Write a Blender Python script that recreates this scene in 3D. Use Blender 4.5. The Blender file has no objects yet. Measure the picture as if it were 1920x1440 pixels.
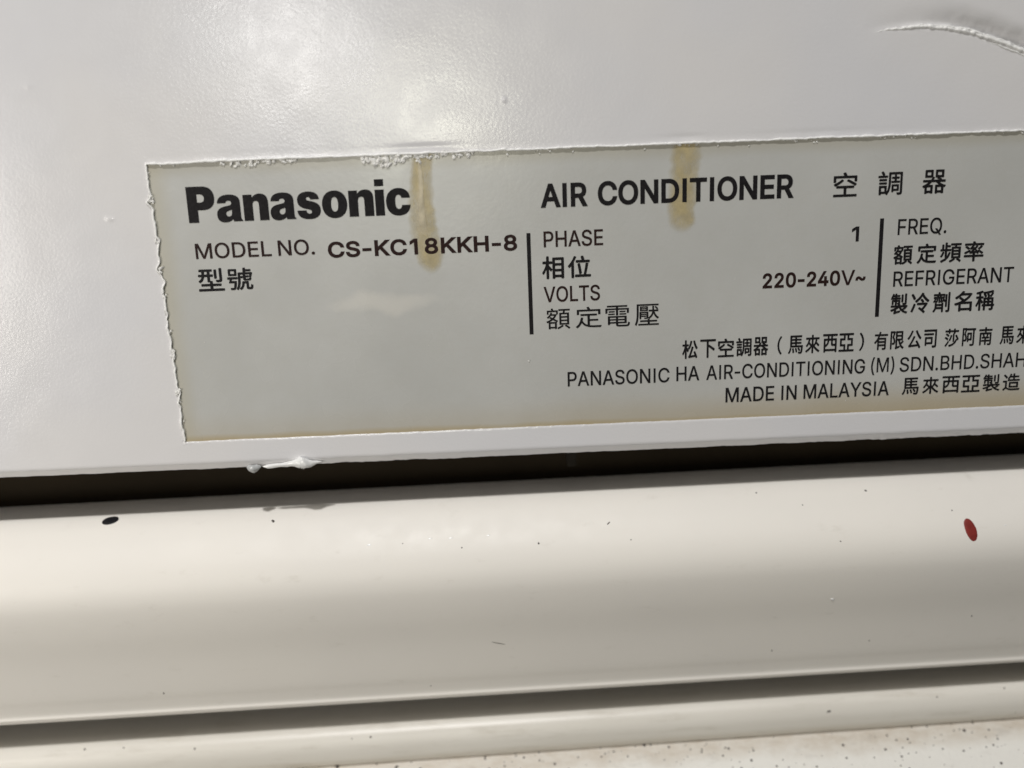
import bpy, math, random
import numpy as np
from mathutils import Vector, Matrix
from mathutils.geometry import delaunay_2d_cdt

# ---------------------------------------------------------------- camera, light, exposure
scene = bpy.context.scene
MM = 0.001                                    # all measures below are millimetres
col = scene.collection

cam_data = bpy.data.cameras.new("camera")
cam_data.sensor_width = 36.0
cam_data.lens = 33.75
cam_data.clip_start = 0.005
cam_data.clip_end = 20.0
cam_data.dof.use_dof = True
cam_data.dof.focus_distance = 0.1155
cam_data.dof.aperture_fstop = 11.0
cam = bpy.data.objects.new("camera", cam_data)
col.objects.link(cam)
right = Vector((0.99877004, -0.02743214, -0.04130232))
down = Vector((-0.04666982, -0.23883344, -0.96993841))
fwd = Vector((0.01674311, 0.970673, -0.23981994))
m = Matrix((right, -down, -fwd)).transposed().to_4x4()
m.translation = Vector((-1.95894421, -113.56874061, 28.05893253)) * MM
cam.matrix_world = m
scene.camera = cam

world = bpy.data.worlds.new("World")
scene.world = world
world.use_nodes = True
bg = world.node_tree.nodes["Background"]
bg.inputs[0].default_value = (0.92, 0.95, 1.0, 1)
bg.inputs[1].default_value = 0.03

def area_lamp(name, loc, target, size, watts, colour):
    d = bpy.data.lights.new(name, "AREA")
    d.shape = "DISK"
    d.size = size * MM
    d.energy = watts
    d.color = colour
    o = bpy.data.objects.new(name, d)
    o.location = Vector(loc) * MM
    v = (Vector(target) - Vector(loc))
    o.rotation_euler = v.to_track_quat("-Z", "Y").to_euler()
    col.objects.link(o)
    return o

area_lamp("ceiling_lamp", (-80, -300, 610), (0, 0, -10), 30, 3.0, (1.0, 0.988, 0.978))
area_lamp("room_lamp_far", (-134, -587, 100), (-23, 0, 40), 70, 0.27, (1.0, 0.975, 0.94))
area_lamp("room_lamp_near", (-43, -599, 45), (-8, 0, 31), 60, 0.25, (1.0, 0.99, 0.82))
area_lamp("side_fill", (-205, -170, 0), (-20, 0, 0), 120, 0.285, (1.0, 0.945, 0.87))  # unseen warm fill light, added for the falloff from left to right

scene.view_settings.view_transform = "Standard"
scene.view_settings.look = "None"
scene.view_settings.exposure = 0.0
scene.view_settings.gamma = 1.0
scene.view_settings.use_curve_mapping = False

rng = np.random.default_rng(11)
random.seed(5)

# ---------------------------------------------------------------- helpers
def link_mesh(name, verts, faces, mat, parent=None, smooth=True, sharp=None):
    me = bpy.data.meshes.new(name)
    v = np.asarray(verts, dtype=np.float64) * MM
    me.from_pydata(v.tolist(), [], [tuple(int(i) for i in f) for f in faces])
    me.validate()
    if smooth:
        me.shade_smooth()
        if sharp is not None:
            me.set_sharp_from_angle(angle=math.radians(sharp))
    else:
        me.shade_flat()
    me.materials.append(mat)
    o = bpy.data.objects.new(name, me)
    col.objects.link(o)
    if parent is not None:
        o.parent = parent
    return o

def noise1(x, scale, seed, octaves=3, gain=0.55):
    """smooth value noise along a line, about -1..1"""
    x = np.asarray(x, float)
    tot = np.zeros_like(x); amp = 1.0; norm = 0.0
    for k in range(octaves):
        t = x / scale * (2 ** k) + 37.7 * k
        i = np.floor(t).astype(int); fr = t - i; fr = fr * fr * (3 - 2 * fr)
        def h(n):
            q = np.sin((n + seed * 131.0 + k * 17.0) * 12.9898) * 43758.5453
            return (q - np.floor(q)) * 2 - 1
        tot += amp * (h(i) * (1 - fr) + h(i + 1) * fr); norm += amp; amp *= gain
    return tot / norm

def noise2(x, y, scale, seed):
    x = np.asarray(x, float) / scale; y = np.asarray(y, float) / scale
    i = np.floor(x); j = np.floor(y); fx = x - i; fy = y - j
    fx = fx * fx * (3 - 2 * fx); fy = fy * fy * (3 - 2 * fy)
    def h(a, b):
        q = np.sin(a * 127.1 + b * 311.7 + seed * 74.7) * 43758.5453
        return (q - np.floor(q)) * 2 - 1
    return (h(i, j) * (1 - fx) + h(i + 1, j) * fx) * (1 - fy) + (h(i, j + 1) * (1 - fx) + h(i + 1, j + 1) * fx) * fy

def catmull(pts, per=10):
    p = np.asarray(pts, float)
    q = np.vstack([2 * p[0] - p[1], p, 2 * p[-1] - p[-2]])
    out = []
    for i in range(1, len(q) - 2):
        for t in np.linspace(0, 1, per, endpoint=False):
            a, b, c, d = q[i - 1], q[i], q[i + 1], q[i + 2]
            out.append(0.5 * ((2 * b) + (c - a) * t + (2 * a - 5 * b + 4 * c - d) * t * t + (3 * b - a - 3 * c + d) * t ** 3))
    out.append(p[-1])
    return np.array(out)

# ---------------------------------------------------------------- materials
class N:
    """tiny node builder"""
    def __init__(self, name):
        self.mat = bpy.data.materials.new(name); self.mat.use_nodes = True
        self.t = self.mat.node_tree; self.p = self.t.nodes["Principled BSDF"]
        self.out = self.t.nodes["Material Output"]
        tc = self.t.nodes.new("ShaderNodeTexCoord"); self.obj = tc.outputs["Object"]
    def n(self, kind, **kw):
        nd = self.t.nodes.new(kind)
        for k, v in kw.items(): setattr(nd, k, v)
        return nd
    def link(self, a, b): self.t.links.new(a, b)
    def scaled(self, s):
        mp = self.n("ShaderNodeMapping"); mp.inputs["Scale"].default_value = s
        self.link(self.obj, mp.inputs["Vector"]); return mp.outputs[0]
    def noise(self, scale, detail=2.0, rough=0.5, vec=None, dist=0.0):
        nd = self.n("ShaderNodeTexNoise")
        nd.inputs["Scale"].default_value = scale; nd.inputs["Detail"].default_value = detail
        nd.inputs["Roughness"].default_value = rough; nd.inputs["Distortion"].default_value = dist
        self.link(vec or self.obj, nd.inputs["Vector"]); return nd.outputs["Fac"]
    def ramp(self, fac, a, b, va=0.0, vb=1.0, smooth=True):
        nd = self.n("ShaderNodeMapRange", interpolation_type="SMOOTHSTEP" if smooth else "LINEAR")
        nd.inputs["From Min"].default_value = a; nd.inputs["From Max"].default_value = b
        nd.inputs["To Min"].default_value = va; nd.inputs["To Max"].default_value = vb
        self.link(fac, nd.inputs["Value"]); return nd.outputs[0]
    def math(self, op, a, b=None, c=None):
        nd = self.n("ShaderNodeMath", operation=op)
        for k, v in enumerate((a, b, c)):
            if v is None: continue
            if isinstance(v, (int, float)): nd.inputs[k].default_value = v
            else: self.link(v, nd.inputs[k])
        return nd.outputs[0]
    def mix(self, fac, a, b):
        nd = self.n("ShaderNodeMix", data_type="RGBA")
        for s, v in ((0, fac), (6, a), (7, b)):
            if isinstance(v, (int, float)): nd.inputs[s].default_value = v
            elif isinstance(v, tuple): nd.inputs[s].default_value = (*v, 1)
            else: self.link(v, nd.inputs[s])
        return nd.outputs[2]
    def bump(self, height, dist, strength=1.0, prev=None):
        nd = self.n("ShaderNodeBump")
        nd.inputs["Strength"].default_value = strength; nd.inputs["Distance"].default_value = dist
        self.link(height, nd.inputs["Height"])
        if prev is not None: self.link(prev, nd.inputs["Normal"])
        return nd.outputs[0]
    def xyz(self):
        s = self.n("ShaderNodeSeparateXYZ"); self.link(self.obj, s.inputs[0]); return s.outputs
    def set(self, colour=None, rough=None, normal=None, spec=None):
        for k, v in (("Base Color", colour), ("Roughness", rough), ("Normal", normal), ("Specular IOR Level", spec)):
            if v is None: continue
            if isinstance(v, tuple): self.p.inputs[k].default_value = (*v, 1)
            elif isinstance(v, (int, float)): self.p.inputs[k].default_value = v
            else: self.link(v, self.p.inputs[k])
        return self.mat

def specks(b, scale, thresh, seed_off, dens_scale):
    """mask of small scattered dots: voronoi cells, only some of them filled"""
    mp = b.n("ShaderNodeMapping"); mp.inputs["Location"].default_value = (seed_off, seed_off * .7, seed_off * .3)
    b.link(b.obj, mp.inputs["Vector"])
    v = b.n("ShaderNodeTexVoronoi"); v.inputs["Scale"].default_value = scale
    b.link(mp.outputs[0], v.inputs["Vector"])
    sep = b.n("ShaderNodeSeparateColor"); b.link(v.outputs["Color"], sep.inputs[0])
    size = b.math("MULTIPLY", b.ramp(sep.outputs[0], 1 - dens_scale, 1.0, 0.0, 1.0, False), thresh)
    return b.math("LESS_THAN", v.outputs["Distance"], size)

def mat_panel():
    b = N("white_enamel_paint")
    peel = b.noise(3000, 2, 0.5)
    fine = b.noise(5200, 2, 0.5)
    broad = b.noise(38, 2, 0.5)
    c = b.mix(b.ramp(broad, .35, .65), (0.715, 0.712, 0.732), (0.740, 0.728, 0.730))
    dirt = b.ramp(b.noise(900, 4, .6), .66, .78)
    c = b.mix(b.math("MULTIPLY", dirt, .06), c, (0.50, 0.47, 0.40))
    dot = specks(b, 230, 0.035, 3.1, .05)
    c = b.mix(b.math("MULTIPLY", dot, .6), c, (0.25, 0.23, 0.20))
    nrm = b.bump(peel, 0.000020, .6)
    nrm = b.bump(fine, 0.00001, .5, nrm)
    return b.set(c, b.ramp(b.noise(300, 2), .3, .7, .17, .22), nrm, .5)

def mat_label():
    b = N("grey_label_film")
    x, y, z = b.xyz()
    base = b.mix(b.ramp(b.noise(45, 3, .5), .3, .7), (0.495, 0.497, 0.476), (0.540, 0.542, 0.522))
    mott = b.noise(420, 4, .6)
    base = b.mix(b.ramp(mott, .35, .75, 0, .10), base, (0.42, 0.41, 0.35))
    # glue that yellowed along the lower and left border of the film
    wob = b.math("MULTIPLY", b.math("SUBTRACT", b.noise(90, 3), .5), .0009)
    zz = b.math("ADD", z, wob)
    low = b.ramp(zz, -.03335, -.0319, 1.0, 0.0)
    wide = b.ramp(zz, -.0332, -.0288, .60, 0.0)
    glow = b.math("MAXIMUM", b.math("MULTIPLY", low, .75), b.math("MULTIPLY", wide, b.ramp(x, .02, .10, .35, 1.0)))
    base = b.mix(glow, base, (0.42, 0.32, 0.15))
    lef = b.ramp(b.math("ADD", x, wob), .0002, .0030, .42, 0.0)
    base = b.mix(lef, base, (0.45, 0.41, 0.28))
    top = b.ramp(zz, -.0021, -.0002, 0.0, .5)
    base = b.mix(top, base, (0.40, 0.37, 0.28))
    # soft pale reflection painted into the base colour, left of the column rule
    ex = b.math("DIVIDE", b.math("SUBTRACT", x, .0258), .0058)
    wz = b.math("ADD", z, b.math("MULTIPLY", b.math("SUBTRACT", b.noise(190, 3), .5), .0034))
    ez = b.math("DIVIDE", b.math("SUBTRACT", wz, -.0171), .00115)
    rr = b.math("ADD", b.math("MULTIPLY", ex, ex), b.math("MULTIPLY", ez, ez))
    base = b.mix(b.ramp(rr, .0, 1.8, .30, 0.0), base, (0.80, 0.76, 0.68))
    dot = specks(b, 320, 0.03, 7.7, .05)
    base = b.mix(b.math("MULTIPLY", dot, .8), base, (0.75, 0.74, 0.70))
    nrm = b.bump(b.noise(1500, 3, .6), 0.00002, .5)
    return b.set(base, b.ramp(b.noise(160, 2), .3, .7, .20, .30), nrm, .5)

def mat_cream():
    b = N("cream_plastic")
    c = b.mix(b.ramp(b.noise(30, 2), .3, .7), (0.800, 0.768, 0.712), (0.775, 0.745, 0.696))
    sm = b.ramp(b.noise(260, 5, .65, b.scaled((1, .5, 2.2))), .60, .80, 0, .22)
    c = b.mix(sm, c, (0.46, 0.42, 0.35))
    dot = specks(b, 260, 0.05, 1.3, .10)
    c = b.mix(b.math("MULTIPLY", dot, .55), c, (0.16, 0.13, 0.10))
    nrm = b.bump(b.noise(2400, 2), 0.00002, .35)
    return b.set(c, b.ramp(b.noise(400, 3), .3, .7, .44, .54), nrm, .4)

def mat_rail():
    b = N("dusty_cream_plastic")
    x, y, z = b.xyz()
    c = b.mix(b.ramp(b.noise(40, 2), .3, .7), (0.73, 0.70, 0.64), (0.69, 0.66, 0.60))
    st = b.ramp(b.noise(330, 5, .7, b.scaled((.35, 1, 2.5))), .50, .78, 0, .38)
    c = b.mix(st, c, (0.42, 0.37, 0.30))
    dot = specks(b, 300, 0.06, 5.9, .12)
    c = b.mix(b.math("MULTIPLY", dot, .7), c, (0.10, 0.08, 0.06))
    nrm = b.bump(b.noise(1800, 3), 0.00003, .5)
    return b.set(c, .38, nrm, .5)

def mat_casing():
    b = N("stained_casing_plastic")
    x, y, z = b.xyz()
    c = (0.76, 0.745, 0.70)
    # tan dirt that gathered along the crease (the back of this surface)
    dep = b.math("ADD", y, b.math("MULTIPLY", b.math("SUBTRACT", b.noise(170, 4, .6), .5), .0030))
    near = b.ramp(dep, -.0290 - .0030, -.0290 - .0006, 0.0, 1.0)
    blot = b.ramp(b.noise(700, 5, .7, b.scaled((.5, 1, 1))), .30, .74, .5, 1.0)
    c = b.mix(b.math("MULTIPLY", b.math("MULTIPLY", near, blot), .72), c, (0.46, 0.385, 0.295))
    grey = b.ramp(b.noise(520, 5, .65, b.scaled((.4, 1, 1))), .56, .74, 0, .30)
    c = b.mix(grey, c, (0.36, 0.33, 0.29))
    for sc, th, off, de in ((620, .20, 2.2, .30), (1100, .24, 8.4, .30), (340, .10, 4.9, .22), (1900, .30, 6.1, .28)):
        c = b.mix(b.math("MULTIPLY", specks(b, sc, th, off, de), .95), c, (0.04, 0.032, 0.028))
    nrm = b.bump(b.noise(1500, 4, .65), 0.00010, .7)
    return b.set(c, .55, nrm, .4)

def mat_plain(name, colour, rough, spec=.5, noise_scale=900, amount=.12, bump=.00002):
    b = N(name)
    dark = tuple(k * (1 - amount * 2) for k in colour)
    c = b.mix(b.ramp(b.noise(noise_scale, 3), .3, .7), dark, colour)
    nrm = b.bump(b.noise(noise_scale * 2.2, 3), bump, .6)
    return b.set(c, rough, nrm, spec)

def mat_ink(name, colour):
    b = N(name)
    c = b.mix(b.ramp(b.noise(2600, 3, .6), .35, .75), colour, tuple(k * 1.5 + .003 for k in colour))
    return b.set(c, .5, None, .12)

def mat_glue(name, colour, alpha):
    b = N(name)
    c = b.mix(b.ramp(b.noise(700, 4, .6), .3, .7), tuple(k * .85 for k in colour), tuple(min(1, k * 1.12) for k in colour))
    b.set(c, .36, b.bump(b.noise(2500, 3), .00003, .6), .5)
    tr = b.n("ShaderNodeBsdfTransparent"); tr.inputs[0].default_value = (1.0, 1.0, 1.0, 1)
    mx = b.n("ShaderNodeMixShader")
    at = b.n("ShaderNodeAttribute", attribute_name="thickness")
    b.link(b.math("MULTIPLY", b.ramp(b.noise(230, 5, .65, b.scaled((1.6, 1, .8))), .28, .72, alpha - .26, alpha + .22), b.ramp(at.outputs["Fac"], .0, .95)), mx.inputs[0])
    b.link(tr.outputs[0], mx.inputs[1]); b.link(b.p.outputs[0], mx.inputs[2])
    b.link(mx.outputs[0], b.out.inputs[0])
    return b.mat

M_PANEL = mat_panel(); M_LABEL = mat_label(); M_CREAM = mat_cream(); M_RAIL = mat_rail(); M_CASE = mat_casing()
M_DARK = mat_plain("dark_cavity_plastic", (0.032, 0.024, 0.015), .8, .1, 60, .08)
M_INK = mat_ink("black_print", (0.010, 0.009, 0.010))
M_INK2 = mat_ink("brown_black_print", (0.020, 0.009, 0.008))
M_FLAKE = mat_plain("dried_paint_flake", (0.90, 0.89, 0.86), .30, .6, 1500, .10, .00006)
M_FLAKE.node_tree.nodes["Principled BSDF"].inputs["Subsurface Weight"].default_value = 0.0
M_DRIP = mat_plain("fresh_white_paint", (0.84, 0.84, 0.83), .20, .6, 400, .03)
M_BEAD = mat_plain("clear_grey_paint", (0.52, 0.53, 0.53), .12, .7, 500, .10)
M_RED = mat_plain("dark_red_paint", (0.235, 0.030, 0.024), .38, .5, 1600, .10)
M_BLACK = mat_plain("black_enamel", (0.008, 0.008, 0.011), .25, .5, 900, .1)
M_SPECK = mat_plain("dark_dirt", (0.055, 0.045, 0.038), .7, .3)
M_GLUE = mat_glue("yellowed_glue", (0.55, 0.45, 0.23), .55)
M_RIDGE = mat_glue("cream_glue_ridge", (0.80, 0.72, 0.54), .70)

# ---------------------------------------------------------------- the air conditioner
unit = bpy.data.objects.new("air_conditioner", None)
unit.empty_display_size = 0.05
unit.location = (0, 0.030, -0.075)
col.objects.link(unit)
unit["label"] = "repainted white wall air conditioner seen close up, with its grey rating label and air flap"
unit["category"] = "air conditioner"
BASE = np.array([0.0, 30.0, -75.0])           # the empty's place; children are built relative to it

# frame of the label: a runs along its top edge, b goes up, both on the plane of the label (y = 0)
O = np.array([-40.627, 0.0, 27.829]); UX = np.array([0.9999911, 0, -0.0042166]); UZ = np.array([0.0042166, 0, 0.9999911])
def on_label(a, b, h=0.0):
    """label frame -> world millimetres; h stands proud of the label towards the room"""
    a = np.asarray(a, float); b = np.asarray(b, float); h = np.asarray(h, float)
    p = O + a[..., None] * UX + b[..., None] * UZ
    p[..., 1] -= h
    return p

# ---------------------------------------------------------------- front panel: enamel film with a torn window round the label
LAB_H = 33.17; LAB_W = 118.0; FILM = 0.075

def build_panel():
    def steps(lo, hi, d): 
        n = max(1, int(round(abs(hi - lo) / d))); return list(np.linspace(lo, hi, n, endpoint=False))
    A = steps(-255, -33, 8) + steps(-33, -1.6, .35) + steps(-1.6, 0, .08)
    ia0 = len(A)
    A += steps(0, 106, .15) + steps(106, LAB_W, 1.0)
    ia1 = len(A)
    A += steps(LAB_W, LAB_W + 1.5, .5) + steps(LAB_W + 1.5, 355, 8) + [355]
    B = steps(110, 20, 5) + steps(20, 1.6, .22) + steps(1.6, 0, .07)
    ib0 = len(B)
    B += steps(0, -LAB_H, .16)
    ib1 = len(B)
    B += steps(-LAB_H, -LAB_H - 1.0, .08) + steps(-LAB_H - 1.0, -36.0, .2)
    nface = len(B)
    A = np.array(A); 
    # the rim below the face: rounded edge, bevel, underside  (extra depth, b)
    rim = [(0.05, -36.08), (.16, -36.22), (.28, -36.40), (.40, -36.58), (.52, -36.76), (.63, -36.91), (.80, -37.01), (1.2, -37.06), (3.0, -37.08), (14.0, -37.1)]
    B = np.array(B + [r[1] for r in rim]); D = np.array([0.0] * nface + [r[0] for r in rim])
    a, b = np.meshgrid(A, B); d = np.repeat(D[:, None], len(A), 1)
    a0, b0 = a.copy(), b.copy()
    # --- torn edges
    left_line = -0.0154 * b0
    wa = np.exp(-(np.abs(a0) / .8) ** 2); inb = (b0 < .6) & (b0 > -LAB_H - .4)
    tear = .20 * noise1(b0, 1.6, 3, 4, .65) + .10 * noise1(b0, .5, 8, 2)
    notch = np.zeros_like(b0)
    for c, w, amp in ((-4.3, .35, -.45), (-8.6, .30, .30), (-12.0, .5, -.40), (-13.6, .4, .28), (-22.2, .35, .25), (-27.0, .45, .40), (-28.2, .3, -.2), (-17.4, .4, .2)):
        notch += amp * np.exp(-((b0 - c) / w) ** 2)
    a += (left_line * np.exp(-(np.abs(a0) / 4.0) ** 2) + (tear + notch) * wa) * np.where(inb, np.clip((.6 - b0) / .6, 0, 1) ** .5, 0)
    wb = np.exp(-(np.abs(b0) / .7) ** 2); ina = (a0 > -.4)
    b += wb * ina * (.06 * noise1(a0, 3.1, 5, 3, .6) + .055 * noise1(a0, .7, 9, 3, .6) - .12 * np.exp(-((a0 - 3.6) / 2.0) ** 2))
    wl = np.exp(-(np.abs(b0 + LAB_H) / .5) ** 2)
    b += wl * ina * (.035 * noise1(a0, .6, 15, 3) + .03 * noise1(a0, 5, 16, 2))
    # --- height of the film over the label
    h = np.full_like(a, FILM)
    s = np.where((a0 > -.12) & (b0 >= 0), b0, 99.0)
    lip_n = np.clip(.62 + .45 * noise1(a0, 4.5, 21, 3) + .22 * noise1(a0, .8, 23, 2), .12, 1.3)
    h += .07 * lip_n * np.exp(-np.clip(s, 0, 9) / .14)
    dimple = np.exp(-((a0 - 31.4) / 3.2) ** 2) + .8 * np.exp(-((a0 - 61.8) / 2.2) ** 2) + .5 * np.exp(-((a0 - 77) / 6.0) ** 2)
    h -= (.004 + .06 * dimple) * np.exp(-((s - .75) / .35) ** 2)
    s2 = np.where((b0 < .1) & (b0 > -LAB_H - .4) & (a0 <= 0), -a0, 99.0)
    ll = np.clip(.5 + .75 * noise1(b0, 1.4, 31, 3, .6), .0, 1.3)
    h += .07 * ll * np.exp(-np.clip(s2, 0, 9) / .14) * np.clip((.1 - b0) / .8, 0, 1)
    s3 = np.where(ina & (b0 <= -LAB_H), -LAB_H - b0, 99.0)
    h += -.05 * np.exp(-(s3 / .12) ** 2) + .02 * noise1(a0, .5, 41, 2) * np.exp(-(s3 / .3) ** 2)
    # --- gouge pressed into the panel at the upper right: long upper slope, short rough lower wall
    gx = np.array([82.0, 85.5, 88.5, 91.5, 94.0, 97.0, 100.5, 108.0, 118.0]); gz = np.array([11.95, 12.25, 12.35, 12.05, 11.55, 10.6, 9.25, 6.0, 1.5 + 4])
    gd = np.array([0.0, .10, .22, .48, .72, .88, .95, .95, .4])
    zc = np.interp(a0, gx, gz); dep = np.interp(a0, gx, gd, left=0, right=0)
    q = b0 - zc + .07 * noise2(a0, b0, .9, 3)
    prof = np.where(q >= 0, np.clip(1 - q / 2.6, 0, 1) ** 1.7, np.clip(1 + q / .70, 0, 1))
    prof = prof * prof * (3 - 2 * prof) * .35 + prof * .65
    h -= dep * prof * (1 + .05 * noise2(a0, b0, .5, 9))
    h += .10 * dep * np.clip(noise2(a0, b0 * 1.5, .42, 19) + .3 * noise2(a0, b0, .2, 27), -1, 1) * np.exp(-((q + .45) / .42) ** 2)
    # nub of paint, faint waviness of the coat
    for ca, cb, r, am in ((41.1, 5.6, .17, .15), (-12.0, 9.0, .3, .05), (-5.0, -6.0, .25, .10)):
        h += am * np.exp(-(((a0 - ca) / r) ** 2 + ((b0 - cb) / r) ** 2))
    h += .010 * noise2(a0, b0, 9, 5) + .012 * noise2(a0, b0, 3.1, 6)
    # chipped lower rim
    rimw = np.clip((-35.9 - b0) / .9, 0, 1)
    rough_a = .35 + .65 * (np.exp(-((a0 - 24) / 9.) ** 2) + np.exp(-((a0 - 90) / 16.) ** 2)).clip(0, 1)
    b += rimw * rough_a * (.16 * noise1(a0, 2.2, 51, 4, .6) + .05 * noise1(a0, .5, 53, 2))
    h += rimw * rough_a * .10 * noise2(a0, b0 * 3, .9, 13)
    P = on_label(a, b, h - d)
    P[..., 1] = np.where(d > 1.0, d - FILM, P[..., 1])
    nr, nc = a.shape
    V = P.reshape(-1, 3)
    idx = np.arange(nr * nc).reshape(nr, nc)
    keep = np.ones((nr - 1, nc - 1), bool)
    keep[ib0:ib1, ia0:ia1] = False
    q0, q1, q2, q3 = idx[:-1, :-1][keep], idx[1:, :-1][keep], idx[1:, 1:][keep], idx[:-1, 1:][keep]
    F = np.stack([q0, q1, q2, q3], 1).tolist()
    verts = [V]; base = len(V)
    def wall(ring, da, db):
        nonlocal base
        w = V[ring].copy(); w[:, 1] = 0.05; w += da * UX + db * UZ
        verts.append(w); k = len(ring)
        for i in range(k - 1): F.append([ring[i], ring[i + 1], base + i + 1, base + i])
        base += k
    wall(idx[ib0, ia0:ia1 + 1], 0, -.02)
    wall(idx[ib0:ib1 + 1, ia0][::-1], .02, 0)
    wall(idx[ib1, ia0:ia1 + 1][::-1], 0, .02)
    wall(idx[ib0:ib1 + 1, ia1], -.02, 0)
    def skirt(ring):
        nonlocal base
        w = V[ring].copy(); w[:, 1] = 14.0
        verts.append(w); k = len(ring)
        for i in range(k - 1): F.append([ring[i + 1], ring[i], base + i, base + i + 1])
        base += k
    skirt(idx[0, :]); skirt(idx[:, 0][::-1]); skirt(idx[:, -1])
    return np.vstack(verts), F, V[idx[ib0, ia0:ia1 + 1]], V[idx[ib0:ib1 + 1, ia0]]

V, F, TOP_EDGE, LEFT_EDGE = build_panel()
panel = link_mesh("front_panel", V - BASE, F, M_PANEL, unit, sharp=50)
panel["label"] = "white repainted front panel with torn paint edge round the label"

def torn_bead(path, rad, out, seed, note, name="torn_paint_edge"):
    """raw white rim of the cut paint: a thin uneven bead that follows the torn edge; out = direction away from the label"""
    n = len(path); m = 7; t = np.linspace(0, 2 * np.pi, m, endpoint=False)
    u = np.r_[0, np.cumsum(np.linalg.norm(np.diff(path, axis=0), axis=1))]
    r = np.clip(rad * (1 + .45 * noise1(u, 2.3, seed, 3) + .30 * noise1(u, .45, seed + 2, 2)), .02, None)
    c = path + out[None] * (.55 * r + .05 * noise1(u, .5, seed + 5, 3))[:, None]
    c[:, 1] -= .10 * r
    V = (c[:, None, :] + r[:, None, None] * (np.cos(t)[None, :, None] * out[None, None, :] + np.sin(t)[None, :, None] * np.array([0, -1.0, 0])[None, None, :])).reshape(-1, 3)
    F = [[i * m + j, i * m + (j + 1) % m, (i + 1) * m + (j + 1) % m, (i + 1) * m + j] for i in range(n - 1) for j in range(m)]
    F += [list(range(m))[::-1], [(n - 1) * m + j for j in range(m)]]
    o = link_mesh(name, V - BASE, F, M_RAW, panel); o["label"] = note
M_RAW = mat_plain("raw_white_paint", (0.90, 0.895, 0.88), .45, .4, 2500, .04, .00004)
torn_bead(TOP_EDGE, .125, UZ, 61, "thin bright rim of cut paint above the label")
torn_bead(LEFT_EDGE, .12, -UX, 71, "thin ragged rim of cut paint left of the label")

def gouge_ridge(dz, a0, a1, rad, seed):
    a = np.linspace(a0, a1, int((a1 - a0) / .10))
    z = np.interp(a, [82.0, 85.5, 88.5, 91.5, 94.0, 97.0, 100.5, 108.0, 118.0], [11.95, 12.25, 12.35, 12.05, 11.55, 10.6, 9.25, 6.0, 5.5])
    p = on_label(a, z - dz + .08 * noise1(a, .9, seed, 3), FILM - .06)
    r = rad * np.clip((a - a0) / 7.0, .12, 1) * np.clip((a1 - a) / 1.5, .2, 1)
    torn_bead(p, r, UZ, seed, "bright torn ridge of paint along the gouge", "paint_ridge")
gouge_ridge(.62, 81.5, 112, .24, 81); gouge_ridge(.34, 86.0, 110, .15, 87); gouge_ridge(.95, 91.5, 109, .10, 93)

# ---------------------------------------------------------------- parts extruded along the unit
X0, X1 = -300.0, 320.0
def tilt(z): return np.interp(z, [-52.2, -46.8, -41.7, -15.6, -9], [.0185, .0172, .0104, .0036, 0.0])
def place(x, yz):
    """profile point (y, z) carried to station x; the parts sag a little to the left"""
    yz = np.asarray(yz, float); x = np.asarray(x, float)
    y = yz[..., 0]; z = yz[..., 1]
    return np.stack([x + 0 * y, y + 0 * x, z + tilt(z) * x], -1)

def extrude(name, prof, mat, xs, wav=0.0, seed=1, sharp=40):
    prof = np.asarray(prof); n = len(prof); V = []; F = []
    for x in xs:
        p = place(np.full(n, x), prof)
        if wav: p[:, 1] += wav * noise1(np.full(n, x), 14, seed, 3); p[:, 2] += wav * noise1(np.full(n, x), 9, seed + 4, 3)
        V.append(p)
    for i in range(len(xs) - 1):
        for j in range(n):
            k = (j + 1) % n
            F.append([i * n + j, (i + 1) * n + j, (i + 1) * n + k, i * n + k])
    F.append(list(range(n))); F.append([(len(xs) - 1) * n + j for j in range(n)][::-1])
    return link_mesh(name, np.vstack(V) - BASE, F, mat, unit, sharp=sharp)

STATIONS = np.linspace(X0, X1, 220)
flap_front = catmull([(10.2, -16.1), (7.4, -15.78), (5.0, -15.60), (3.3, -15.62), (1.6, -16.35), (-.2, -17.75), (-1.6, -19.15), (-2.75, -20.65), (-3.5, -22.2), (-3.85, -23.9), (-3.80, -25.8), (-3.25, -28.8),
                      (-2.1, -33.2), (-1.0, -38.0), (-.50, -39.7), (-.21, -40.75), (-.14, -41.2), (-.18, -41.45), (-.20, -41.64), (-.06, -41.86), (.26, -42.30), (1.4, -42.85)], 8)
flap_prof = np.vstack([flap_front, [(7.0, -43.0), (7.6, -42.2), (10.6, -17.4)]])
flap = extrude("air_flap", flap_prof, M_CREAM, STATIONS, .006, 3)
flap["label"] = "glossy cream air flap with a rounded top and a lipped lower edge"

rail_front = catmull([(10.5, -47.3), (5.5, -46.75), (3.2, -46.55), (2.0, -46.68), (1.0, -47.35), (.5, -48.35), (.35, -49.5), (.6, -50.9), (1.35, -52.0)], 8)
rail_prof = np.vstack([rail_front, [(3.5, -54.2), (18.0, -54.2), (18.0, -48.0)]])
rail = extrude("lower_rail", rail_prof, M_RAIL, STATIONS, .012, 7)
rail["label"] = "narrow rounded cream rail below the flap, dusty"

case_front = catmull([(3.6, -50.9), (1.25, -52.12), (-.2, -53.05), (-2.2, -54.25), (-4.5, -55.7), (-6.3, -57.4), (-7.0, -60.0), (-6.8, -65.0), (-6.0, -70.0)], 8)
case_prof = np.vstack([case_front, [(-5.0, -75.0), (24.0, -75.0), (24.0, -55.5), (3.6, -55.0)]])
casing = extrude("bottom_casing", case_prof, M_CASE, STATIONS, .015, 12)
casing["label"] = "stained bottom casing with tan dirt and black specks"

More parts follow.
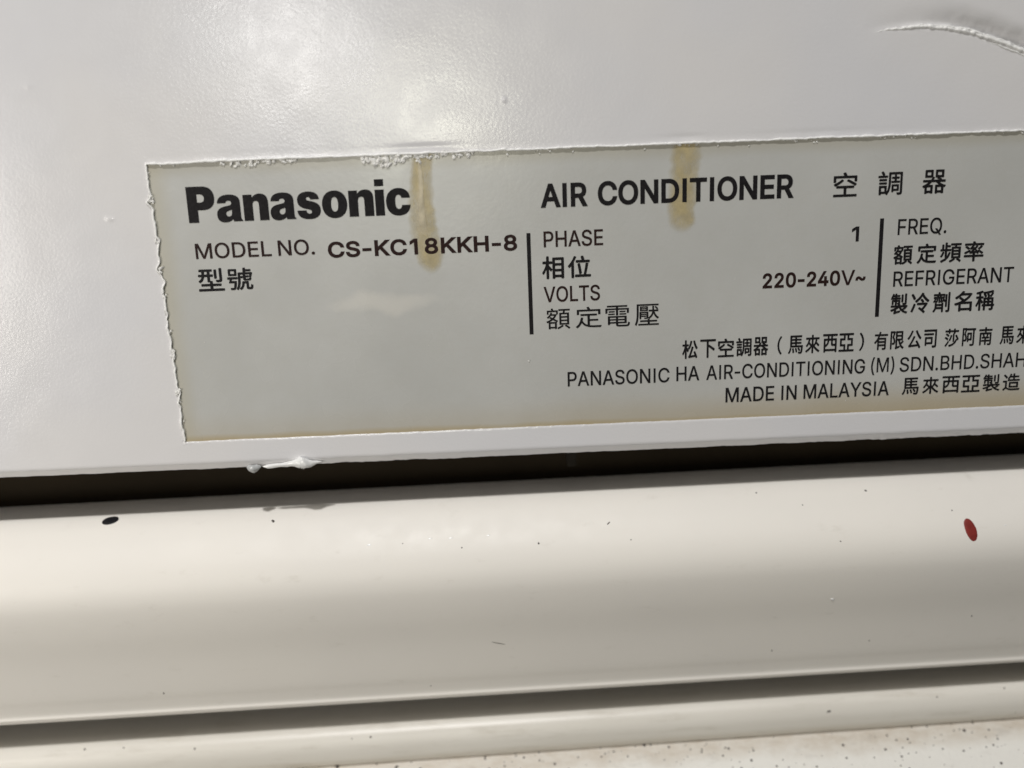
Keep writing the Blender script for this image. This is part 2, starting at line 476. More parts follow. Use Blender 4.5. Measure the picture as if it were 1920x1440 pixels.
cavity_prof = [(13.8, -5.0), (24.0, -5.0), (24.0, -44.0), (19.0, -44.0), (19.0, -9.0), (13.8, -9.0)]
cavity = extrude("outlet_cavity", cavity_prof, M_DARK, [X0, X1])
cavity["label"] = "dark hollow behind the panel and the flap"

# small moulded post hanging in the slot
def box_mesh(name, lo, hi, mat, parent):
    (x0, y0, z0), (x1, y1, z1) = lo, hi
    v = np.array([(x0, y0, z0), (x1, y0, z0), (x1, y1, z0), (x0, y1, z0), (x0, y0, z1), (x1, y0, z1), (x1, y1, z1), (x0, y1, z1)], float)
    v[:4, 0] += np.array([.25, -.25, -.25, .25])
    f = [(0, 1, 2, 3), (7, 6, 5, 4), (0, 4, 5, 1), (1, 5, 6, 2), (2, 6, 7, 3), (3, 7, 4, 0)]
    return link_mesh(name, v - BASE, f, mat, parent, smooth=False)
M_POST = mat_plain("grey_post_plastic", (0.020, 0.017, 0.013), .8, .1)
box_mesh("moulded_post", (6.7, 6.0, -13.0), (8.3, 8.0, -9.2), M_POST, unit)

# ---------------------------------------------------------------- spots and specks on the flap
def arc(front):
    d = np.r_[0, np.cumsum(np.linalg.norm(np.diff(front, axis=0), axis=1))]; return d
ARC = {"flap": (flap_front, arc(flap_front)), "rail": (rail_front, arc(rail_front)), "case": (case_front, arc(case_front))}
def surf(which, x, s, h):
    """point on a profile surface at station x and arc length s, lifted h off the surface"""
    fr, d = ARC[which]
    y = np.interp(s, d, fr[:, 0]); z = np.interp(s, d, fr[:, 1]); e = .05
    ty = np.interp(s + e, d, fr[:, 0]) - np.interp(s - e, d, fr[:, 0]); tz = np.interp(s + e, d, fr[:, 1]) - np.interp(s - e, d, fr[:, 1])
    L = np.sqrt(ty * ty + tz * tz) + 1e-9
    ny, nz = tz / L, -ty / L
    sgn = np.where(ny * -1 + nz * .6 > 0, 1, -1)
    p = place(x, np.stack([y, z], -1))
    p[..., 1] += ny * sgn * h; p[..., 2] += nz * sgn * h
    return p
def spot(name, which, x, s, rx, rs, ang, mat, parent, lift=.03, dome=.05, jag=.05, seed=1, nseg=28):
    rings = [(1.0, -.08), (1.0, lift), (.86, lift + dome * .55), (.5, lift + dome * .9), (.0, lift + dome)]
    V = []; F = []
    for r, hgt in rings[:-1]:
        t = np.linspace(0, 2 * np.pi, nseg, endpoint=False)
        k = r * (1 + jag * noise1(t * 3, 1.3, seed, 2))
        u = rx * k * np.cos(t); w = rs * k * np.sin(t)
        xx = x + u * math.cos(ang) - w * math.sin(ang); ss = s + u * math.sin(ang) + w * math.cos(ang)
        V.append(surf(which, xx, ss, hgt))
    V.append(surf(which, np.array([x]), np.array([s]), lift + dome))
    for i in range(len(rings) - 2):
        for j in range(nseg):
            k = (j + 1) % nseg
            F.append([i * nseg + j, i * nseg + k, (i + 1) * nseg + k, (i + 1) * nseg + j])
    c = (len(rings) - 1) * nseg; i = len(rings) - 2
    for j in range(nseg): F.append([i * nseg + j, i * nseg + (j + 1) % nseg, c])
    V = np.vstack(V) - BASE
    return link_mesh(name, V, F, mat, parent, sharp=60)
o = spot("black_spot", "flap", -51.87, 7.76, 1.02, 0.7, -0.28, M_BLACK, flap, seed=2)
o["label"] = "small black oval spot at the left end of the flap's shadow line"
o = spot("red_spot", "flap", 56.48, 15.39, 0.7, 1.45, -0.2, M_RED, flap, seed=5)
o["label"] = "dark red oval spot at the right on the flap"
spot("dirt_speck", "flap", -30.98, 9.24, 0.24, 0.16, 0.83, M_SPECK, flap, .012, .02, .25, 2, 12)
spot("dirt_speck", "flap", 2.43, 14.19, 0.1, 0.13, -0.5, M_SPECK, flap, .012, .02, .25, 7, 12)
spot("dirt_speck", "flap", 11.37, 12.05, 0.07, 0.28, 0.83, M_SPECK, flap, .012, .02, .25, 2, 12)
spot("dirt_speck", "flap", -7.14, 14.21, 0.09, 0.09, -0.33, M_SPECK, flap, .012, .02, .25, 16, 12)
spot("dirt_speck", "flap", -14.50, 13.27, 0.07, 0.07, 1.0, M_SPECK, flap, .012, .02, .25, 7, 12)
spot("dirt_speck", "flap", 30.70, 8.79, 0.1, 0.1, 0.33, M_SPECK, flap, .012, .02, .25, 7, 12)
spot("dirt_speck", "flap", 44.64, 9.35, 0.16, 0.12, 0.5, M_SPECK, flap, .012, .02, .25, 8, 12)
spot("dirt_speck", "flap", 36.16, 10.96, 0.08, 0.1, -0.5, M_SPECK, flap, .012, .02, .25, 9, 12)
spot("dirt_speck", "flap", 54.72, 12.79, 0.09, 0.09, 0.67, M_SPECK, flap, .012, .02, .25, 0, 12)
spot("dirt_speck", "flap", 40.02, 15.97, 0.12, 0.06, 0.5, M_SPECK, flap, .012, .02, .25, 12, 12)
spot("dirt_speck", "flap", -46.93, 33.36, 0.11, 0.13, -0.33, M_SPECK, flap, .012, .02, .25, 1, 12)
spot("dirt_speck", "flap", 45.13, 31.57, 0.09, 0.08, -0.83, M_SPECK, flap, .012, .02, .25, 15, 12)
spot("dirt_speck", "flap", 32.39, 32.31, 0.12, 0.07, -1.0, M_SPECK, flap, .012, .02, .25, 2, 12)
spot("dirt_speck", "flap", 58.03, 28.41, 0.09, 0.1, 1.0, M_SPECK, flap, .012, .02, .25, 3, 12)
spot("dirt_speck", "flap", -12.33, 34.97, 0.09, 0.08, -1.0, M_SPECK, flap, .012, .02, .25, 9, 12)
spot("dirt_speck", "flap", 13.95, 14.36, 0.08, 0.08, 0.83, M_SPECK, flap, .012, .02, .25, 10, 12)
spot("dirt_speck", "rail", -59.36, 9.26, 0.12, 0.14, 0.5, M_SPECK, rail, .012, .02, .25, 6, 12)
spot("dirt_speck", "rail", -54.13, 9.41, 0.12, 0.08, 0.67, M_SPECK, rail, .012, .02, .25, 11, 12)
spot("dirt_speck", "rail", -44.55, 10.15, 0.13, 0.13, 0.17, M_SPECK, rail, .012, .02, .25, 8, 12)
spot("dirt_speck", "rail", -20.97, 10.19, 0.13, 0.13, 0.17, M_SPECK, rail, .012, .02, .25, 15, 12)
spot("dirt_speck", "rail", -23.48, 10.23, 0.08, 0.08, 1.0, M_SPECK, rail, .012, .02, .25, 14, 12)
spot("dirt_speck", "rail", 61.11, 14.83, 0.12, 0.1, -1.0, M_SPECK, rail, .012, .02, .25, 4, 12)
spot("dirt_speck", "rail", 55.70, 10.01, 0.1, 0.1, 0.33, M_SPECK, rail, .012, .02, .25, 6, 12)
spot("dirt_speck", "rail", 40.86, 10.93, 0.3, 0.12, -0.17, M_SPECK, rail, .012, .02, .25, 7, 12)
spot("dirt_speck", "rail", 65.05, 9.42, 0.16, 0.07, -0.67, M_SPECK, rail, .012, .02, .25, 13, 12)
spot("dirt_speck", "flap", -3.16, 28.31, 0.95, 0.045, 0.3, M_SPECK, flap, .01, .02, .1, 3, 16)
spot("paint_chip", "flap", 39.40, 24.18, 0.28, 0.16, 0.9, M_DRIP, flap, .02, .06, .3, 4, 14)
spot("paint_chip", "flap", -18.69, 13.24, 0.3, 0.1, -0.1, M_DRIP, flap, .004, .02, .4, 3, 14)
spot("paint_chip", "flap", -11.10, 12.83, 0.24, 0.08, -0.1, M_DRIP, flap, .004, .02, .4, 0, 14)
spot("paint_chip", "flap", -8.50, 12.90, 0.34, 0.07, -0.1, M_DRIP, flap, .004, .02, .4, 0, 14)
spot("paint_chip", "flap", -3.76, 12.82, 0.16, 0.13, -0.1, M_DRIP, flap, .004, .02, .4, 6, 14)
spot("paint_chip", "flap", 60.92, 15.09, 0.14, 0.09, -0.1, M_DRIP, flap, .004, .02, .4, 0, 14)


# ---------------------------------------------------------------- rating label
def build_label():
    A = np.linspace(-.9, LAB_W + .4, 240); B = np.linspace(.25, -LAB_H - .35, 70)
    a, b = np.meshgrid(A, B)
    bow = .015 * noise2(a, b, 16, 3)
    P = np.stack([a, 0 * a - 0 * bow, b], -1); P[..., 1] = -np.clip(bow, -.004, .004)
    nr, nc = a.shape; idx = np.arange(nr * nc).reshape(nr, nc)
    V = P.reshape(-1, 3); back = V.copy(); back[:, 1] = .04
    F = np.stack([idx[:-1, :-1].ravel(), idx[1:, :-1].ravel(), idx[1:, 1:].ravel(), idx[:-1, 1:].ravel()], 1).tolist()
    n = len(V); c = [idx[0, 0], idx[0, -1], idx[-1, -1], idx[-1, 0]]
    V = np.vstack([V, back[c]])
    F.append([n, n + 1, n + 2, n + 3])
    return V, F
V, F = build_label()
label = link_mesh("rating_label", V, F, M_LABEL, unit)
label.location = tuple((O - BASE) * MM)
label.rotation_euler = (0, math.atan2(0.0042166, 0.9999911), 0)
label["label"] = "grey rating label printed in black, yellowed along its lower edge"

# everything below is built in the label's own frame: x along, z up, -y towards the room
def poly_text(name, polys, mat, note, h=0.030):
    """polys: list of glyphs, each a list of closed contours (mm); filled flat"""
    V = []; F = []
    for g in polys:
        pts = []; edges = []
        for c in g:
            n = len(pts); k = len(c)
            pts += [Vector((float(x), float(y))) for x, y in c]; edges += [(n + i, n + (i + 1) % k) for i in range(k)]
        vo, eo, fo, *_ = delaunay_2d_cdt(pts, edges, [], 1, 1e-5)
        n = len(V); V += [(v.x, -h, v.y) for v in vo]
        for f in fo:
            cx = sum(vo[i].x for i in f) / len(f); cy = sum(vo[i].y for i in f) / len(f); wn = 0
            for c in g:                                   # winding number of the middle of the triangle
                p = np.asarray(c, float); q = np.roll(p, -1, 0)
                up = (p[:, 1] <= cy) & (q[:, 1] > cy); dn = (p[:, 1] > cy) & (q[:, 1] <= cy)
                side = (q[:, 0] - p[:, 0]) * (cy - p[:, 1]) - (cx - p[:, 0]) * (q[:, 1] - p[:, 1])
                wn += int((up & (side > 0)).sum()) - int((dn & (side < 0)).sum())
            if wn: F.append([n + i for i in f])
    return finish_text(name, V, F, mat, note)
def finish_text(name, V, F, mat, note):
    o = link_mesh(name, V, F, mat, label, smooth=False)
    o["label"] = note
    return o

def fatten(c, w):
    """mitred offset of one closed contour (outer counters and holes keep their own winding)"""
    p = np.asarray(c, float); a = np.roll(p, 1, 0); b = np.roll(p, -1, 0)
    d0 = p - a; d1 = b - p
    d0 /= np.linalg.norm(d0, axis=1)[:, None] + 1e-9; d1 /= np.linalg.norm(d1, axis=1)[:, None] + 1e-9
    n0 = np.stack([d0[:, 1], -d0[:, 0]], 1); n1 = np.stack([d1[:, 1], -d1[:, 0]], 1)
    m = n0 + n1; L = np.clip((m * m).sum(1), .5, None)
    return p + m * (2 * w / L)[:, None]
def area2(c):
    p = np.asarray(c, float); q = np.roll(p, -1, 0); return (p[:, 0] * q[:, 1] - q[:, 0] * p[:, 1]).sum()

# grotesque capitals: advance and outline, thousandths
GLYPHS = {
    '(': (273, '89,207 90,235 92,264 96,293 101,324 107,354 114,384 122,413 132,441 142,468 153,494 164,517 177,539 236,539 223,512 212,485 201,457 191,428 182,399 174,370 167,342 161,313 157,285 154,258 152,232 151,207 152,184 154,161 156,138 160,115 165,91 172,67 179,42 188,16 198,-10 209,-38 222,-66 236,-96 177,-96 156,-59 139,-21 124,16 111,55 102,93 95,131 90,169'),
    ')': (273, '37,-96 52,-66 64,-37 76,-9 86,18 95,44 102,69 108,93 113,116 117,139 120,162 121,184 122,207 121,232 119,258 116,285 112,313 106,342 99,370 91,399 82,428 73,457 62,485 50,512 37,539 97,539 109,517 121,494 131,468 142,441 151,413 159,384 167,354 173,323 178,293 181,264 183,235 184,207 183,168 178,130 171,92 161,53 149,15 134,-22 117,-59 97,-96'),
    '-': (453, '337,244 337,188 114,188 114,244'),
    '.': (188, '95,-4 86,-4 78,-1 70,3 63,9 57,16 53,24 50,32 50,41 50,50 53,59 57,66 63,73 70,79 78,83 86,86 95,87 104,86 113,83 121,79 128,73 134,66 138,59 140,50 141,41 140,32 138,24 134,16 128,9 121,3 113,-1 104,-4'),
    '0': (453, '227,-7 199,-5 174,1 151,11 130,24 111,41 95,62 80,86 69,113 60,144 53,178 49,214 48,254 49,294 53,330 60,364 69,395 81,422 95,447 112,467 130,484 151,498 174,508 200,514 227,516 254,514 279,508 302,498 323,484 342,467 358,447 372,422 384,395 393,364 400,330 404,294 405,254 404,214 400,178 393,144 384,113 373,86 359,62 342,41 323,24 302,11 279,1 254,-5|227,50 245,51 261,56 276,63 290,74 303,87 313,103 323,122 330,144 336,168 340,194 343,223 344,254 343,285 340,314 336,341 330,365 323,387 313,405 303,422 290,435 276,446 261,453 245,458 227,460 209,458 192,453 177,446 163,435 151,422 140,405 131,387 123,365 117,341 113,314 110,285 109,254 110,223 113,194 117,168 123,144 131,122 140,103 151,87 163,74 177,63 192,56 209,51'),
    '1': (453, '76,0 76,55 391,55 391,0|276,509 276,0 212,0 212,448 209,448 86,358 86,427 198,509'),
    '2': (453, '64,0 64,47 234,229 282,282 291,294 299,305 305,316 311,327 315,337 318,348 320,360 320,371 319,385 317,397 313,408 308,419 301,428 293,436 283,443 273,449 262,454 250,457 237,459 224,460 209,459 196,457 184,453 172,447 162,441 153,433 145,424 139,413 134,402 130,390 128,376 127,362 66,362 67,384 71,405 77,424 86,442 98,459 111,473 126,486 143,496 162,505 182,511 203,514 225,516 247,514 268,511 288,505 306,497 323,486 337,474 350,461 361,445 370,428 376,411 380,392 381,372 380,358 378,345 375,331 371,318 365,304 357,290 347,275 336,259 322,241 306,223 288,202 267,180 153,60 153,57 389,57 389,0'),
    '4': (453, '40,105 40,158 247,509 311,509 109,166 109,163 413,163 413,105|282,0 282,121 282,146 282,318 343,318 343,0'),
    '8': (453, '226,-7 201,-6 178,-2 156,3 136,11 117,21 101,33 86,47 74,62 64,78 57,96 53,115 52,135 53,151 55,166 59,181 65,195 72,208 81,220 90,231 101,241 113,249 125,256 139,261 153,265 153,267 135,273 119,282 105,293 93,308 83,324 76,342 72,360 70,380 72,399 75,417 82,434 90,450 101,464 114,477 129,488 146,498 164,506 184,511 204,514 226,516 248,514 269,511 288,506 306,498 323,488 337,477 350,464 361,450 370,434 377,417 380,399 382,380 380,361 376,342 369,324 359,308 347,293 333,282 318,273 300,267 300,265 314,261 327,256 339,249 351,241 362,231 372,220 380,208 387,195 393,181 397,166 400,151 401,135 399,115 395,96 388,78 378,62 366,47 352,33 335,21 317,11 296,3 275,-2 251,-6|226,49 243,50 258,52 272,55 285,60 296,66 307,74 315,82 323,91 329,102 333,113 336,126 337,139 336,152 333,165 329,177 322,189 314,199 305,208 295,216 283,223 270,228 256,232 242,234 226,235 211,234 196,232 182,228 169,223 157,216 147,208 138,199 130,189 123,177 119,165 116,152 115,139 116,126 119,113 123,102 129,91 136,82 145,74 156,66 167,60 180,55 195,52 210,50|226,290 239,290 252,292 263,296 274,300 284,306 293,313 300,321 307,330 312,341 316,351 318,363 319,376 318,388 316,399 313,410 308,420 301,429 294,437 285,444 275,449 264,454 252,457 240,459 226,460 213,459 200,457 188,454 177,449 167,444 159,437 151,429 145,420 139,410 136,399 134,388 133,376 134,363 136,351 139,341 145,330 151,321 159,313 168,306 178,300 189,296 201,292 213,290'),
    'A': (480, '16,0 201,509 276,509 463,0 395,0 287,302 264,372 232,478 245,478 213,371 191,302 85,0|110,142 110,199 370,199 370,142'),
    'B': (456, '60,0 60,509 241,509 266,508 289,504 310,499 329,491 345,481 359,469 371,456 381,442 388,426 394,410 397,392 398,374 397,358 395,344 392,331 387,320 380,310 373,301 365,293 356,286 347,280 336,275 326,270 315,267 315,262 327,261 339,257 351,252 363,245 374,237 385,227 394,216 402,203 409,189 414,173 417,155 418,136 417,117 413,100 408,83 400,67 390,52 377,39 362,28 344,18 324,10 301,4 275,1 247,0|125,57 245,57 272,58 296,63 315,70 330,80 341,92 349,105 354,120 355,137 355,149 352,161 348,173 342,184 335,194 327,203 317,211 306,218 293,224 279,228 264,230 248,231 125,231|125,285 238,285 252,286 265,288 277,291 288,296 299,302 308,309 316,317 323,326 329,337 333,348 335,359 336,372 334,388 330,403 323,417 313,429 299,439 283,446 263,450 240,452 125,452'),
    'C': (510, '267,-7 235,-5 205,1 177,11 150,25 126,42 104,63 86,88 70,115 57,146 48,179 42,215 40,254 42,293 48,329 57,362 70,393 86,421 104,445 126,466 150,484 177,498 205,508 235,514 267,516 286,515 305,513 323,509 340,504 357,498 373,490 388,481 402,471 415,460 427,447 438,433 448,418 456,402 463,385 469,367 473,348 408,348 405,361 401,373 395,384 389,395 382,404 375,413 366,421 357,428 348,435 337,440 327,445 315,449 304,452 292,454 280,455 267,456 245,454 223,450 203,443 184,432 166,419 150,403 137,385 125,364 116,340 109,314 105,285 103,254 105,223 109,194 116,168 125,145 137,123 151,105 166,89 184,76 203,66 223,59 245,54 267,53 280,53 292,55 304,57 315,60 327,64 337,69 348,74 357,81 366,88 375,96 382,105 389,114 395,125 401,136 405,148 408,160 473,160 469,142 463,124 457,107 448,91 438,76 428,62 416,49 402,38 388,28 373,19 357,11 341,5 323,0 305,-4 286,-6'),
    'D': (502, '219,0 96,0 96,57 215,57 244,58 272,63 296,70 318,81 337,94 354,110 368,128 379,149 388,172 394,198 398,226 399,255 398,285 394,312 388,337 379,361 368,381 354,399 338,415 320,428 299,438 275,446 249,450 221,452 93,452 93,509 225,509 261,507 294,501 325,492 353,478 377,461 399,441 418,418 433,391 446,361 455,329 460,293 462,255 460,217 455,181 446,149 433,119 417,92 398,68 376,48 351,31 322,17 291,8 256,2|125,509 125,0 60,0 60,509'),
    'E': (419, '60,0 60,509 372,509 372,452 125,452 125,286 355,286 355,229 125,229 125,57 375,57 375,0'),
    'F': (410, '60,0 60,509 369,509 369,452 125,452 125,278 346,278 346,221 125,221 125,0'),
    'G': (520, '269,-7 236,-5 205,1 176,11 149,25 125,43 104,64 85,88 69,116 57,146 47,179 42,215 40,254 42,293 47,329 57,362 69,393 85,421 103,445 125,466 149,484 175,498 203,508 233,514 265,516 285,515 304,513 322,509 340,504 358,497 374,489 389,480 403,469 416,458 429,445 439,431 449,416 458,401 465,384 470,367 474,349 408,349 404,361 399,372 393,383 387,393 380,403 373,411 365,420 356,427 347,434 337,439 326,444 315,448 304,452 291,454 279,455 265,456 243,454 222,450 202,443 183,432 166,419 150,404 137,385 125,364 116,340 109,314 105,285 103,254 105,223 109,194 116,168 125,145 137,124 151,105 166,90 184,76 203,66 224,59 246,54 269,53 290,54 309,57 328,63 345,71 360,81 374,93 386,107 396,123 404,141 410,160 414,180 415,202 434,199 283,199 283,256 478,256 478,200 476,170 471,141 463,115 451,91 436,69 419,50 399,33 377,19 352,8 326,0 298,-5'),
    'H': (517, '60,0 60,509 125,509 125,289 392,289 392,509 457,509 457,0 392,0 392,232 125,232 125,0'),
    'I': (236, '86,0 86,509 150,509 150,0'),
    'K': (467, '104,145 104,216 139,261 174,303 212,344 364,509 448,509 231,276 228,276|60,0 60,509 125,509 125,334 124,225 125,193 125,0|372,0 188,259 228,309 449,0'),
    'L': (393, '60,0 60,509 125,509 125,57 361,57 361,0'),
    'M': (628, '60,0 60,509 152,509 277,187 287,159 299,123 311,84 322,49 307,49 318,83 330,121 342,158 352,187 476,509 568,509 568,0 504,0 504,291 504,327 505,369 506,413 507,457 513,457 498,409 482,363 467,322 456,291 342,0 286,0 170,291 159,321 145,361 129,408 112,457 119,457 120,416 121,372 122,328 122,291 122,0'),
    'N': (523, '60,0 60,509 136,509 343,183 363,151 388,107 414,55 405,54 401,108 399,157 399,195 399,509 463,509 463,0 387,0 202,290 177,331 148,381 108,452 119,454 122,384 124,328 125,291 125,0'),
    'O': (533, '267,-7 235,-5 205,1 177,11 150,25 126,42 105,63 86,88 70,115 57,146 48,179 42,215 40,254 42,293 48,329 57,362 70,393 86,421 105,445 126,466 150,484 177,498 205,508 235,514 267,516 299,514 329,508 357,498 384,484 408,466 429,445 448,421 464,393 477,362 486,329 491,293 493,254 491,215 486,179 477,146 464,115 448,88 429,63 408,42 384,25 357,11 329,1 299,-5|267,53 289,54 310,59 330,66 349,76 367,89 383,105 396,123 408,144 418,168 425,194 429,223 430,254 429,286 425,314 418,341 408,365 396,386 383,404 367,420 349,433 330,443 310,450 289,454 267,456 245,454 223,450 203,443 184,433 167,420 151,404 137,385 125,364 116,340 109,314 105,285 103,254 105,223 109,194 116,168 125,144 137,123 151,105 167,89 184,76 203,66 223,59 245,54'),
    'P': (445, '60,0 60,509 235,509 263,507 289,503 312,497 332,487 350,476 366,462 379,447 390,430 398,411 404,391 407,370 409,348 407,325 404,304 398,284 390,265 379,248 366,233 350,219 332,207 312,198 289,191 263,187 235,186 109,186 109,242 233,242 252,243 269,246 284,250 297,256 308,264 318,272 327,282 333,294 338,306 342,319 344,333 344,348 344,362 342,376 338,389 333,402 326,413 318,423 308,431 297,439 284,444 268,449 251,451 232,452 125,452 125,0'),
    'Q': (533, '245,159 313,159 369,85 384,65 468,-48 401,-48 346,27 331,46|267,-7 235,-5 205,1 177,11 150,25 126,42 105,63 86,88 70,115 57,146 48,179 42,215 40,254 42,293 48,329 57,362 70,393 86,421 105,445 126,466 150,484 177,498 205,508 235,514 267,516 299,514 329,508 357,498 384,484 408,466 429,445 448,421 464,393 477,362 486,329 491,293 493,254 491,215 486,179 477,146 464,115 448,88 429,63 408,42 384,25 357,11 329,1 299,-5|267,53 289,54 310,59 330,66 349,76 367,89 383,105 396,123 408,144 418,168 425,194 429,223 430,254 429,286 425,314 418,341 408,365 396,386 383,404 367,420 349,433 330,443 310,450 289,454 267,456 245,454 223,450 203,443 184,433 167,420 151,404 137,385 125,364 116,340 109,314 105,285 103,254 105,223 109,194 116,168 125,144 137,123 151,105 167,89 184,76 203,66 223,59 245,54'),
    'R': (449, '60,0 60,509 236,509 264,507 290,504 313,497 333,489 351,478 367,465 380,450 390,433 399,415 405,395 408,374 409,352 408,330 405,309 399,290 390,271 380,255 367,240 351,228 333,217 312,209 289,203 264,199 236,198 96,198 96,255 234,255 252,256 269,258 284,262 298,267 309,273 319,281 327,290 334,300 339,312 342,324 344,338 345,352 344,367 342,380 339,393 334,405 327,415 319,425 309,433 298,440 284,445 269,449 252,451 233,452 125,452 125,0|353,0 230,229 303,229 428,0'),
    'S': (447, '224,-9 197,-8 172,-4 149,1 128,9 108,19 91,31 76,45 64,60 54,77 46,96 41,115 38,137 104,137 107,123 110,110 116,98 123,88 132,79 142,71 154,64 166,59 180,55 194,52 209,50 224,49 241,50 257,52 272,55 286,60 299,66 311,74 321,82 329,92 336,102 341,114 345,126 346,139 345,151 342,161 338,171 332,179 325,186 316,193 307,199 296,205 284,209 272,214 259,218 245,222 184,239 154,249 128,260 105,274 86,289 71,307 60,326 54,348 52,372 53,393 58,413 65,431 75,448 87,463 102,476 119,488 138,498 158,506 180,511 203,514 227,516 252,514 275,511 296,505 316,498 334,488 351,476 365,463 377,449 387,433 394,415 399,397 401,378 337,378 334,396 326,412 316,426 302,437 286,447 267,453 247,457 225,459 209,458 194,456 180,452 167,448 156,442 145,435 136,427 129,418 123,409 118,398 116,387 115,376 116,363 119,352 124,342 131,334 139,326 148,319 158,313 169,308 180,304 191,300 202,296 212,293 264,279 312,264 324,258 336,252 347,245 359,238 369,229 379,220 387,209 395,198 401,185 405,171 407,155 408,139 407,118 403,99 396,81 386,64 374,48 360,34 343,21 323,11 302,2 278,-4 252,-8'),
    'T': (449, '32,452 32,509 417,509 417,452 257,452 257,0 193,0 193,452'),
    'V': (480, '204,0 16,509 84,509 192,206 215,137 248,31 235,31 267,138 290,206 395,509 463,509 278,0'),
    'Y': (472, '203,0 203,208 16,509 91,509 192,344 222,292 229,279 236,264 243,248 250,230 224,230 231,248 237,265 244,280 251,293 280,344 381,509 455,509 268,208 268,0'),
    '~': (453, '52,150 53,170 55,188 60,204 66,218 73,230 82,240 92,248 103,255 115,260 127,263 139,266 151,266 164,266 175,264 187,260 197,256 208,249 220,241 232,232 246,221 275,198 280,196 286,193 292,192 299,192 309,193 318,196 325,201 332,207 338,216 341,226 344,239 344,253 400,253 400,233 397,215 393,199 386,185 379,173 370,163 360,155 349,148 338,143 326,139 314,137 301,137 288,137 276,139 265,143 254,148 243,154 232,162 219,171 207,182 198,189 190,195 183,200 177,204 172,207 166,209 160,210 154,210 144,209 136,207 128,202 121,196 115,188 111,178 109,165 108,150'),
}
def glyph(ch):
    adv, s = GLYPHS[ch]
    if ch == "1": s = s.split("|")[1]          # plain figure without a foot
    if ch == "-":                                     # short hyphen, tight on both sides
        return adv - 110, [[(float(p.split(",")[0]) - 55, float(p.split(",")[1])) for p in c.split(" ")] for c in s.split("|")]
    return adv, [[tuple(float(v) for v in p.split(",")) for p in c.split(" ")] for c in s.split("|")]
CAP = max(p[1] for c in glyph("H")[1] for p in c)
def word(text, x0, x1, base, cap, weight, track=0.0):
    """set one word between x0 and x1 on a baseline; weight = extra stroke half-width in mm"""
    pen = 0.0; raw = []
    for ch in text:
        adv, cs = glyph(ch); raw.append([[(x + pen, y) for x, y in c] for c in cs]); pen += adv + track
    xs = [x for g in raw for c in g for x, y in c]; lo, hi = min(xs), max(xs)
    sx = (x1 - x0 - 2 * weight) / (hi - lo); sy = (cap - 2 * weight) / CAP
    out = []
    for g in raw:
        big = max(g, key=lambda c: abs(area2(c))); sg = 1 if area2(big) > 0 else -1
        out.append([fatten([(x0 + weight + (x - lo) * sx, base + weight + y * sy) for x, y in c], weight * sg) if weight else
                    [(x0 + (x - lo) * sx, base + y * sy) for x, y in c] for c in g])
    return out

